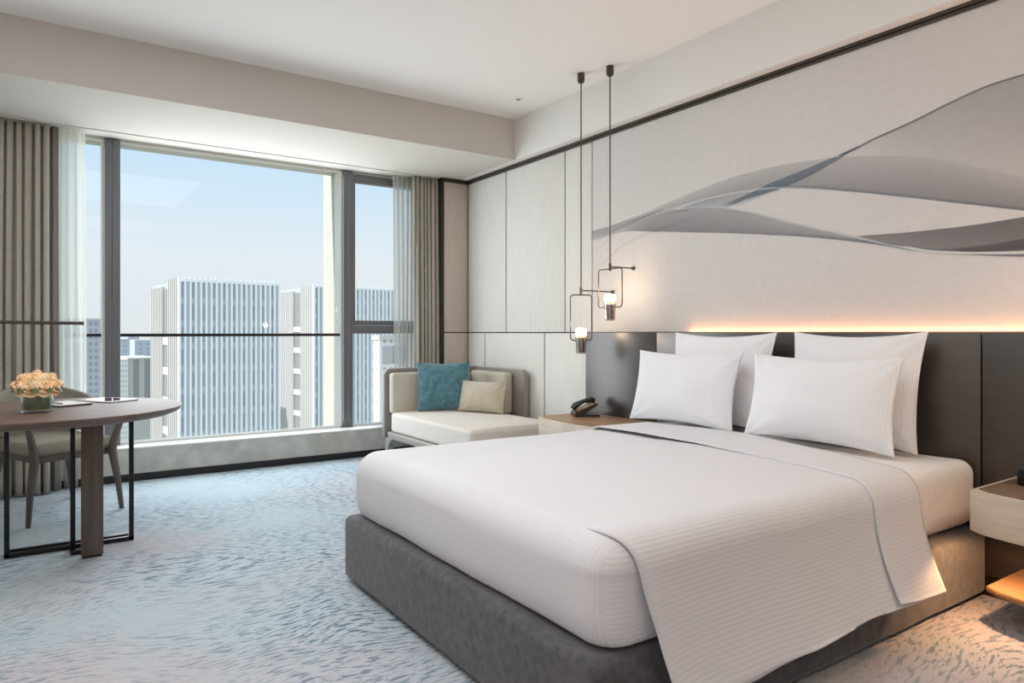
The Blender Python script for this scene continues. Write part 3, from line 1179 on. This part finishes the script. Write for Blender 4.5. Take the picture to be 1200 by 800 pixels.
# ceiling downlight
dl = thing('downlight', 'tiny round recessed downlight in the ceiling near the soffit', 'downlight', (3.04, 4.40, ZC - 0.001))
MB().lathe([(0.018, 0.0), (0.038, 0.0), (0.040, -0.004), (0.036, -0.007), (0.018, -0.004), (0.018, 0.0)]).build('ring', M_ceil, dl, angle=A35)
MB().lathe([(0, -0.001), (0.018, -0.001), (0.018, -0.003), (0, -0.003)]).build('lens', M_groove, dl)

# ================================================================== CORNER DAYBED
SX0, SX1, SY0, SY1 = 2.44, 3.33, 4.12, 5.55
sofa = thing('daybed', 'cream corner daybed with taupe frame beside the window', 'sofa', (0, 0, 0))
rbox('seat_cushion', (SX0 + 0.005, SY0, 0.255), (SX1 - 0.10, SY1 - 0.10, 0.42), 0.03, (10, 14, 3), M_sofa, sofa,
     lambda p, n: p + Vector((0, 0, 0.012 if n.z > 0.5 else 0)) * math.sin(PI * min(1, max(0, (p.x - SX0) / 0.8))))
# side frame with leg and open arch
fr = MB()
fr.bbox(SX0, SX0 + 0.05, SY0 + 0.02, SY1, 0.195, 0.255, 0.012, 3)
fr.bbox(SX0, SX1 - 0.02, SY0 + 0.02, SY0 + 0.07, 0.195, 0.255, 0.012, 3)
fr.bbox(SX0, SX1 - 0.02, SY1 - 0.06, SY1, 0.195, 0.255, 0.012, 3)
fr.bbox(SX1 - 0.08, SX1 - 0.02, SY0 + 0.02, SY1, 0.195, 0.255, 0.012, 3)
fr.build('seat_frame', M_sofawood, sofa, angle=A35)


def gusset_leg(x, y, dy, dx):
    m = MB()
    prof = [(0, 0), (0.05, 0), (0.055, 0.09), (0.075, 0.15), (0.12, 0.19), (0.17, 0.205), (0, 0.205)]
    n = len(prof)
    vs = [Vector((x, y + dy * a, z)) for a, z in prof] + [Vector((x + dx * 0.05, y + dy * a, z)) for a, z in prof]
    m.add(vs, [[i, (i + 1) % n, n + (i + 1) % n, n + i] for i in range(n)] + [list(range(n))[::-1], list(range(n, 2 * n))])
    m.build('leg', M_sofawood, sofa)


for (x, dx) in ((SX0, 1), (SX1 - 0.02, -1)):
    gusset_leg(x, SY1, -1, dx)
    gusset_leg(x, SY0 + 0.02, 1, dx)


def slab(name, pts2, axis, c0, c1, m, bev):
    """upright panel: outline pts2 in (horizontal, z), extruded along the other axis"""
    n = len(pts2)
    mk = (lambda a, z, c: Vector((a, c, z))) if axis == 'y' else (lambda a, z, c: Vector((c, a, z)))
    vs = [mk(a, z, c0) for a, z in pts2] + [mk(a, z, c1) for a, z in pts2]
    mb = MB().add(vs, [[i, (i + 1) % n, n + (i + 1) % n, n + i] for i in range(n)] + [list(range(n))[::-1], list(range(n, 2 * n))])
    o = mb.build(name, m, sofa)
    if bev:
        md = o.modifiers.new('bevel', 'BEVEL')
        md.width = bev
        md.segments = 3
        md.limit_method = 'ANGLE'
        md.angle_limit = math.radians(60)
    return o


def rounded(a0, a1, z0, z1, r, left=True, right=True):
    pts = [(a0, z0), (a1, z0)]
    if right:
        pts += [(a1 - r + r * math.cos(q), z1 - r + r * math.sin(q)) for q in [PI / 2 * k / 6 for k in range(7)]]
    else:
        pts += [(a1, z1)]
    if left:
        pts += [(a0 + r + r * math.cos(q), z1 - r + r * math.sin(q)) for q in [PI / 2 + PI / 2 * k / 6 for k in range(7)]]
    else:
        pts += [(a0, z1)]
    return pts


slab('back_panel', rounded(SX0 - 0.02, SX1 + 0.04, 0.2, 0.79, 0.06, True, False), 'y', SY1 - 0.03, SY1 + 0.02, M_taupe, 0.012)
slab('side_panel', rounded(4.72, SY1 - 0.03, 0.2, 0.785, 0.06, True, False), 'x', SX1 - 0.01, SX1 + 0.04, M_taupe, 0.012)
rbox('back_cushion', (SX0 + 0.015, SY1 - 0.125, 0.405), (SX1 - 0.10, SY1 - 0.03, 0.755), 0.03, (10, 3, 6), M_sofaback, sofa)
rbox('side_cushion', (SX1 - 0.105, 4.88, 0.405), (SX1 - 0.01, SY1 - 0.10, 0.76), 0.03, (3, 10, 6), M_sofaback, sofa)


def cushion_xf(x, y, z, face, lean):
    return Matrix.Translation((x, y, z)) @ Matrix.Rotation(face, 4, 'Z') @ Matrix.Rotation(-lean, 4, 'X')


pillow('cushion', 'square teal velvet cushion on the corner daybed', 'cushion', 0, 0.46, 0.43, 0, 0, 0, 0.15, M_teal, None, 0, 5, 0, 0, 0.05, 0.6,
       cushion_xf(2.84, 5.21, 0.432, math.radians(-22), 0.30))
pillow('cushion', 'small oblong beige cushion on the corner daybed', 'cushion', 0, 0.44, 0.27, 0, 0, 0, 0.16, M_beige, None, 0, 9, 0, 0, 0.05, 1.6,
       cushion_xf(3.03, 4.95, 0.432, math.radians(-62), 0.28))

# ================================================================== TABLE
TX, TY, TR, TZ = 0.027, 3.95, 0.568, 0.74
tb = thing('round_table', 'round walnut table with bronze frame legs by the window', 'table', (TX, TY, 0))
MB().lathe([(0, -0.04), (TR - 0.05, -0.04), (TR - 0.012, -0.024), (TR, -0.006), (TR - 0.001, -0.001), (TR - 0.006, 0), (0, 0)], (0, 0, TZ), 96) \
    .build('tabletop', M_tabletop, tb, angle=A35)
MB().bbox(0.155 - TX, 0.248 - TX, 3.955 - TY, 4.0 - TY, 0.012, 0.71, 0.003).build('plank_leg', M_tableleg, tb, angle=A35)
MB().bbox(0.16 - TX, 0.243 - TX, 3.96 - TY, 3.995 - TY, 0.0, 0.012).build('plank_foot', M_black, tb)


def flatbar(pts, w=0.022):
    m = MB()
    for (a, b) in zip(pts[:-1], pts[1:]):
        lo2 = [min(p, q) - w / 2 for p, q in zip(a, b)]
        hi2 = [max(p, q) + w / 2 for p, q in zip(a, b)]
        m.bbox(lo2[0] - TX, hi2[0] - TX, lo2[1] - TY, hi2[1] - TY, max(0, lo2[2]), hi2[2], 0.002)
    return m


flatbar([(-0.145, 4.18, 0.70), (-0.145, 4.18, 0.011), (0.39, 4.18, 0.011), (0.39, 4.18, 0.70)]).build('leg_frame', M_steel, tb, angle=A35)
flatbar([(-0.145, 4.245, 0.011), (0.37, 4.245, 0.011)]).build('floor_rail', M_steel, tb, angle=A35)
flatbar([(0.125, 4.12, 0.70), (0.125, 4.12, 0.011), (0.18, 4.0, 0.011)][:2]).build('leg', M_steel, tb, angle=A35)
flatbar([(0.125, 4.12, 0.011), (0.125, 4.245, 0.011)]).build('floor_rail', M_steel, tb, angle=A35)
flatbar([(0.125, 4.06, 0.011), (0.2, 4.06, 0.011)]).build('floor_rail', M_steel, tb, angle=A35)

# vase with roses -----------------------------------------------------
vz = thing('vase', 'round clear glass vase filled with peach roses on the table', 'vase', (-0.02, 3.80, TZ + 0.001))
MB().lathe([(0, 0.0), (0.058, 0.0), (0.062, 0.004), (0.062, 0.108), (0.060, 0.108), (0.058, 0.012), (0, 0.012)]).build('glass', M_vase, vz, angle=A35)
MB().lathe([(0, 0.014), (0.052, 0.014), (0.052, 0.085), (0, 0.085)]).build('leaf_lining', mat('leaf_wrap', srgb(78, 94, 30), 0.35), vz, angle=A35)
M_rose = mottle(mat('rose_petal', srgb(250, 214, 172), 0.7, spec=0.2), srgb(255, 218, 166), srgb(255, 240, 214), 30, 3)
P(M_rose).inputs['Subsurface Weight'].default_value = 0.0
M_leaf = mottle(mat('rose_leaf', srgb(86, 96, 44), 0.5), srgb(70, 84, 36), srgb(104, 112, 54), 30, 3)


def rose(c, d, r, seed):
    rnd = random.Random(seed)
    m = MB()
    d = Vector(d).normalized()
    q = d.to_track_quat('Z', 'Y')
    for ringn, (n, op, sz, ht) in enumerate(((3, 0.10, 0.55, 0.95), (4, 0.30, 0.75, 0.85), (5, 0.55, 0.92, 0.62), (6, 0.85, 1.05, 0.35))):
        for k in range(n):
            a0 = 2 * PI * k / n + ringn * 0.6 + rnd.uniform(-0.2, 0.2)

            def fn(u, v, a0=a0, op=op, sz=sz, ht=ht, n=n):
                half = PI / n * 1.35
                ang = a0 + (u - 0.5) * 2 * half
                tip = 1 - 0.25 * (2 * u - 1) ** 4
                vv = v * tip
                rad = r * (0.18 + (op * 0.55 + 0.12) * vv + op * 0.4 * vv ** 3) * sz * 1.2
                z = r * (ht * vv * 1.2 - 0.35 * (1 - vv) - 0.28 * op * vv ** 4)
                return Vector(c) + q @ Vector((rad * math.cos(ang), rad * math.sin(ang), z))
            m.grid(fn, 6, 5)
    # tightly furled heart of the bloom
    hv, hf = [], []
    for i in range(9):
        for j in range(14):
            th, a = PI * 0.62 * i / 8, 2 * PI * j / 14
            rr = r * 0.62 * (1 + 0.10 * math.sin(3 * a + 5 * th))
            hv.append(Vector(c) + q @ Vector((rr * math.sin(th) * math.cos(a), rr * math.sin(th) * math.sin(a), rr * math.cos(th) * 1.15 + 0.12 * r)))
    for i in range(8):
        for j in range(14):
            hf.append([i * 14 + j, i * 14 + (j + 1) % 14, (i + 1) * 14 + (j + 1) % 14, (i + 1) * 14 + j])
    m.add(hv, hf)
    return m


dirs = [(0, 0, 1, 0.0)]
for i in range(6):
    a = i * PI / 3 + 0.3
    dirs.append((math.cos(a) * 0.75, math.sin(a) * 0.75, 0.8, 1))
for i in range(10):
    a = i * 2 * PI / 10
    dirs.append((math.cos(a), math.sin(a), 0.25, 2))
for i, (dx, dy, dz, k) in enumerate(dirs):
    v = Vector((dx, dy, dz)).normalized()
    c = Vector((v.x * 0.064, v.y * 0.064, 0.106 + v.z * 0.046))
    o = rose(c, v, 0.036, i).build('rose', M_rose, vz, smooth=True)
lf = MB()
for i in range(10):
    a = i * 2 * PI / 10 + 0.2
    b = Vector((math.cos(a), math.sin(a), 0))

    def fnl(u, v, b=b):
        p = b * (0.045 + 0.06 * v) + Vector((0, 0, 0.098 + 0.025 * math.sin(v * PI) - 0.01 * v))
        sd = Vector((-b.y, b.x, 0)) * (u - 0.5) * 0.05 * math.sin(PI * (0.08 + 0.9 * v))
        return p + sd
    lf.grid(fnl, 4, 6)
lf.build('leaves', M_leaf, vz, smooth=True)
st = MB()
for i in range(7):
    a = i * 2 * PI / 7
    st.tube([(0.02 * math.cos(a), 0.02 * math.sin(a), 0.086), (0.045 * math.cos(a), 0.045 * math.sin(a), 0.13)], 0.003, 6)
st.build('stems', M_leaf, vz)

# notepad, pen, tablet
M_paper = mat('paper', srgb(226, 224, 222), 0.6)
npd = thing('notepad', 'flat notepad with black edge on the table between vase and tablet', 'notepad', (0.085, 4.10, TZ + 0.001), math.radians(28))
MB().bbox(-0.08, 0.08, -0.11, 0.11, 0, 0.005, 0.001).build('cover', M_black, npd)
MB().bbox(-0.076, 0.078, -0.106, 0.106, 0.005, 0.010, 0.001).build('pages', M_paper, npd)
pen = thing('pen', 'slim silver pen lying on the notepad', 'pen', (0.055, 4.06, TZ + 0.0155), math.radians(20))
MB().tube([(0, -0.065, 0), (0, 0.055, 0)], 0.004, 10).build('barrel', mat('pen_metal', srgb(190, 190, 194), 0.25, metal=0.8), pen, angle=A35)
MB().tube([(0, 0.055, 0), (0, 0.072, 0)], [0.004, 0.001], 10).build('tip', M_black, pen)
tbl = thing('tablet', 'flat glossy tablet with white rim on the table near the mullion', 'tablet', (0.285, 4.22, TZ + 0.001), math.radians(35))
MB().bbox(-0.085, 0.085, -0.12, 0.12, 0, 0.007, 0.003).build('body', mat('tablet_rim', srgb(226, 226, 228), 0.3), tbl, angle=A35)
MB().bbox(-0.07, 0.07, -0.10, 0.10, 0.0068, 0.0078).build('screen', mat('tablet_screen', srgb(40, 42, 46), 0.05), tbl)

# ================================================================== ARMCHAIRS


def armchair(loc, rz, label):
    t = thing('armchair', label, 'chair', loc, rz)
    seat = rbox('seat', (-0.235, -0.26, 0.385), (0.235, 0.25, 0.455), 0.03, (8, 8, 2), M_chairfab, t,
                lambda p, n: p + Vector((0, 0, 0.012 * max(0, n.z) * (1 - (p.x / 0.24) ** 2))))
    MB().bbox(-0.215, 0.215, -0.24, 0.235, 0.345, 0.39, 0.01).build('seat_rail', M_chairwood, t, angle=A35)

    def bar(pts, w):
        m = MB()
        m.tube(pts, w, 8)
        return m
    for s in (-1, 1):
        # front leg rises past the seat and flares out to carry the arm
        bar([(s * 0.262, -0.285, 0.0), (s * 0.245, -0.272, 0.18), (s * 0.218, -0.258, 0.36), (s * 0.222, -0.258, 0.42), (s * 0.262, -0.285, 0.565)],
            [0.014, 0.019, 0.026, 0.024, 0.017]).build('front_leg', M_chairwood, t, angle=A35)
        bar([(s * 0.25, 0.29, 0.0), (s * 0.215, 0.25, 0.2), (s * 0.18, 0.225, 0.38), (s * 0.18, 0.235, 0.52)],
            [0.013, 0.018, 0.024, 0.018]).build('rear_leg', M_chairwood, t, angle=A35)
        bar([(s * 0.255, -0.29, 0.568), (s * 0.285, -0.18, 0.575), (s * 0.30, -0.02, 0.585), (s * 0.29, 0.1, 0.60)],
            [0.012, 0.016, 0.017, 0.014]).build('arm', M_chairwood, t, angle=A35)

    def shell(ro, inset):
        def fn(u, v):
            a = PI * (1.0 + 0.0) * (u * 1.16 - 0.08)
            R = ro
            x = R * math.cos(a)
            y = 0.03 + (R * 0.93) * math.sin(a)
            w = max(0, math.sin(PI * min(1, max(0, u)))) ** 0.7
            ztop = 0.595 + 0.165 * w
            zbot = 0.50 - 0.055 * w
            y += 0.03 * (v) * w
            return Vector((x, y, zbot + (ztop - zbot) * v))
        return fn
    bk = MB().grid(shell(0.295, 0), 32, 8)
    o = link('backrest', bk.v, bk.f, M_chairfab, t, True)
    md = o.modifiers.new('solidify', 'SOLIDIFY')
    md.thickness = 0.035
    md.offset = -1
    mb_ = o.modifiers.new('bevel', 'BEVEL')
    mb_.width = 0.01
    mb_.segments = 2
    return t


armchair((0.055, 5.12, 0), math.radians(24), 'low barrel-back armchair behind the table, facing the bed')

# ================================================================== CITY OUTSIDE
GZ = -52.0
M_ground = mottle(mat('city_ground', srgb(150, 152, 140), 0.9), srgb(120, 132, 96), srgb(196, 190, 178), 0.05, 6)
gd = box('ground', -900, 1500, 30, 2600, GZ - 1, GZ, M_ground)
tag(gd, kind='structure')


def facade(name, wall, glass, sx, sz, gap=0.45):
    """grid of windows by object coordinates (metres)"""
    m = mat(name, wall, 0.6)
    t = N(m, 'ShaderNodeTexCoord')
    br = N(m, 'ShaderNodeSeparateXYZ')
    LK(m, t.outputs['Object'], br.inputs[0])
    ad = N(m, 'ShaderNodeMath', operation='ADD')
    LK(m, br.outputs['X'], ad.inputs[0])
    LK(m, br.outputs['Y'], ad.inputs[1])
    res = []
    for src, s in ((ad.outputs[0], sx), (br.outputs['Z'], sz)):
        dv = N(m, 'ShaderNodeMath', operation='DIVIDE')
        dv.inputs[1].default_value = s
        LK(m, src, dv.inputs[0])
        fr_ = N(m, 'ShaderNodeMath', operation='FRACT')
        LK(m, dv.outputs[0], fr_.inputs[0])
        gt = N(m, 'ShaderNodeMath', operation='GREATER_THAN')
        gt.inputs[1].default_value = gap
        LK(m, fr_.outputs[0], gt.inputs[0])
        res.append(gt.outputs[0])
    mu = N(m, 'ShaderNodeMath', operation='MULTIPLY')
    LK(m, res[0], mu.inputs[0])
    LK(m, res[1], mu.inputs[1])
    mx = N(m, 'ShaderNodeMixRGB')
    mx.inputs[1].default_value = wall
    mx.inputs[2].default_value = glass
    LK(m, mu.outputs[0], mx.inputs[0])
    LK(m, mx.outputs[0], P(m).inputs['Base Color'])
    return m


M_tglass = facade('tower_glass', srgb(192, 202, 205), srgb(164, 176, 182), 1.6, 3.6, 0.3)
P(M_tglass).inputs['Roughness'].default_value = 0.25
M_tfin = mat('tower_fin', srgb(236, 236, 236), 0.5)
M_tstone = mat('tower_stone', srgb(192, 188, 185), 0.7)
M_trecess = facade('tower_recess', srgb(132, 134, 136), srgb(84, 86, 90), 50, 4.2, 0.5)


def gpt(x, depth):
    r = ray(x, HY)
    return Vector((r.x * depth, r.y * depth, 0))


fa = ray(1550, HY)
fa = Vector((fa.x, fa.y, 0)).normalized()          # along the front
fb = Vector((-fa.y, fa.x, 0))                      # away from us
AX, AD = 209.5, 110.0
cA = gpt(AX, AD)
roofz = CAMH + 65 * AD / F


def along(corner, dirv, px):
    """distance along dirv from corner where pixel column px is met"""
    r = ray(px, HY)
    n = Vector((-r.y, r.x, 0))
    return -(corner.dot(n)) / dirv.dot(n)


wF = along(cA, fa, 328.5)
dS1 = along(cA, fb, 196.5)
dS2 = along(cA, fb, 190.0)
dS3 = along(cA, fb, 176.5)
TWR = [wF, dS1, dS2, dS3]
ang = math.atan2(fa.y, fa.x)


def tower(corner, label):
    t = thing('office_tower', label, 'building', (corner.x, corner.y, GZ), ang, 'twin striped office towers')
    H = roofz - GZ
    box('glass_body', 0.35, wF - 0.05, 0.35, dS3, 0, H - 0.6, M_tglass, t)
    nf = 20
    for i in range(nf + 1):
        x = i * (wF - 0.35) / nf
        box('fin', x, x + 0.30, -0.12, 0.42, 0, H, M_tfin, t)
    box('parapet', 0, wF, 0.1, 0.5, H - 0.7, H, M_tfin, t)
    for (a, b, dz) in ((0.36, dS1, 0), (dS2, dS3, -1.1)):
        m = MB()
        m.bbox(0.06, 0.5, a, b, 0, H + dz)
        k = max(3, int((b - a) / 0.85))
        for i in range(k):
            y = a + (b - a) * (i + 0.5) / k
            m.bbox(-0.08, 0.1, y - 0.2, y + 0.12, 0, H + dz)
        m.build('stone_cladding', M_tstone, t)
    box('window_recess', 0.28, 0.9, dS1, dS2, 0, H - 1.5, M_trecess, t)
    for z in range(6, int(H - 8), 5):
        MB().bbox(0.1, 0.7, dS1, dS2, z, z + 1.3).build('ledge', M_tstone, t)
    return t


tw = tower(cA, 'white striped office tower filling the middle of the main window')
tw2 = copy_tree(tw)
BD_ = 165.0
cB = gpt(367.5, BD_)
tw2.scale = (1.35, 1.2, (CAMH + 56.5 * BD_ / F - GZ) / (roofz - GZ))
tw2.location = (cB.x, cB.y, GZ)
tw2['label'] = 'second striped office tower behind the right mullion and casement window'


def block(name, label, px0, px1, ytop, depth, m, deep=25, rot=None, group=None, parts=None):
    a = gpt(px0, depth)
    wv = fa * along(a, fa, px1)
    z1 = CAMH + (HY - ytop) * depth / F
    an = math.atan2(wv.y, wv.x)
    t = thing(name, label, 'building', (a.x, a.y, GZ), an, group)
    box('wall', 0, wv.length, 0, deep, 0, z1 - GZ, m, t)
    box('roof', -0.15, wv.length + 0.15, -0.15, deep, z1 - GZ, z1 - GZ + 0.5, M_tstone, t)
    return t, wv.length, z1 - GZ


M_grid = facade('grey_grid_facade', srgb(176, 176, 182), srgb(146, 150, 160), 1.1, 1.5, 0.4)
M_grid2 = facade('striped_facade', srgb(176, 172, 168), srgb(136, 136, 136), 3.4, 60, 0.45)
M_white = facade('white_facade', srgb(216, 214, 210), srgb(170, 170, 172), 0.8, 1.7, 0.55)
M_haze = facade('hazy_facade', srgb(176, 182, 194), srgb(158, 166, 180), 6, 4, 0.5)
block('apartment_tower', 'grey gridded tower block left of the left mullion', 60, 120, 375, 150, M_grid)
t, wl_, h_ = block('low_office', 'grey striped office block left of the white tower', 150, 186, 421, 230, M_grid2)
box('white_end', -2.6, 0.02, -0.3, 25, 0, h_, M_white, t)
t, wl_, h_ = block('white_building', 'white building with grey rooftop box seen through the casement window', 445, 500, 398, 75, M_white, 1.5)
box('grey_panel', 0.35, 4, -0.06, 0.02, h_ - 2.6, h_ - 0.7, M_grid2, t)
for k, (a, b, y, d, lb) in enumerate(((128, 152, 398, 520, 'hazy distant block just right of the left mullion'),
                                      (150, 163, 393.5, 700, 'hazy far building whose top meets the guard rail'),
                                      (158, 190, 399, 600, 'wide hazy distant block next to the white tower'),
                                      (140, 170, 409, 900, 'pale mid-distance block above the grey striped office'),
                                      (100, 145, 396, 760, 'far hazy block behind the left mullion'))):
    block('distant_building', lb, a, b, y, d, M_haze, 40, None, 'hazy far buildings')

M_tree = mottle(mat('tree_leaves', srgb(120, 138, 78), 0.9, spec=0.1), srgb(88, 112, 58), srgb(158, 168, 104), 0.6, 4)
M_bark = mat('bark', srgb(92, 80, 66), 0.9)


def tree(x, y, s, seed):
    t = thing('tree', 'small green tree', 'tree', (x, y, GZ), 0, 'street trees far below')
    m = MB()
    rnd = random.Random(seed)
    for k in range(5):
        bm = bmesh.new()
        bmesh.ops.create_icosphere(bm, subdivisions=2, radius=s * rnd.uniform(0.5, 0.75))
        c = Vector((rnd.uniform(-1, 1) * s * 0.6, rnd.uniform(-1, 1) * s * 0.6, s * rnd.uniform(1.1, 1.9)))
        bm.verts.index_update()
        m.add([v.co * (1 + 0.3 * noise.noise(v.co * 2 / s + Vector((seed, k, 0)))) + c for v in bm.verts], [[v.index for v in f.verts] for f in bm.faces])
        bm.free()
    m.build('crown', M_tree, t, smooth=True)
    MB().tube([(0, 0, 0), (0, 0, s * 1.2)], s * 0.12, 8).build('trunk', M_bark, t)
    return t


TP = [(147, 468, 5.0), (154, 476, 4.2), (161, 469, 5.0), (169, 474, 4.5), (158, 489, 3.6), (170, 487, 3.8), (164, 500, 2.8), (172, 510, 2.6), (153, 506, 2.6), (143, 492, 2.6)]
for i, (px, py, s) in enumerate(TP):
    dpt = (CAMH - GZ) * F / (py + 8 - HY)
    p = gpt(px, dpt)
    tt = tree(p.x, p.y, s, i + 1)
    tt['label'] = 'small green street tree far below, seen beside the foot of the white tower'
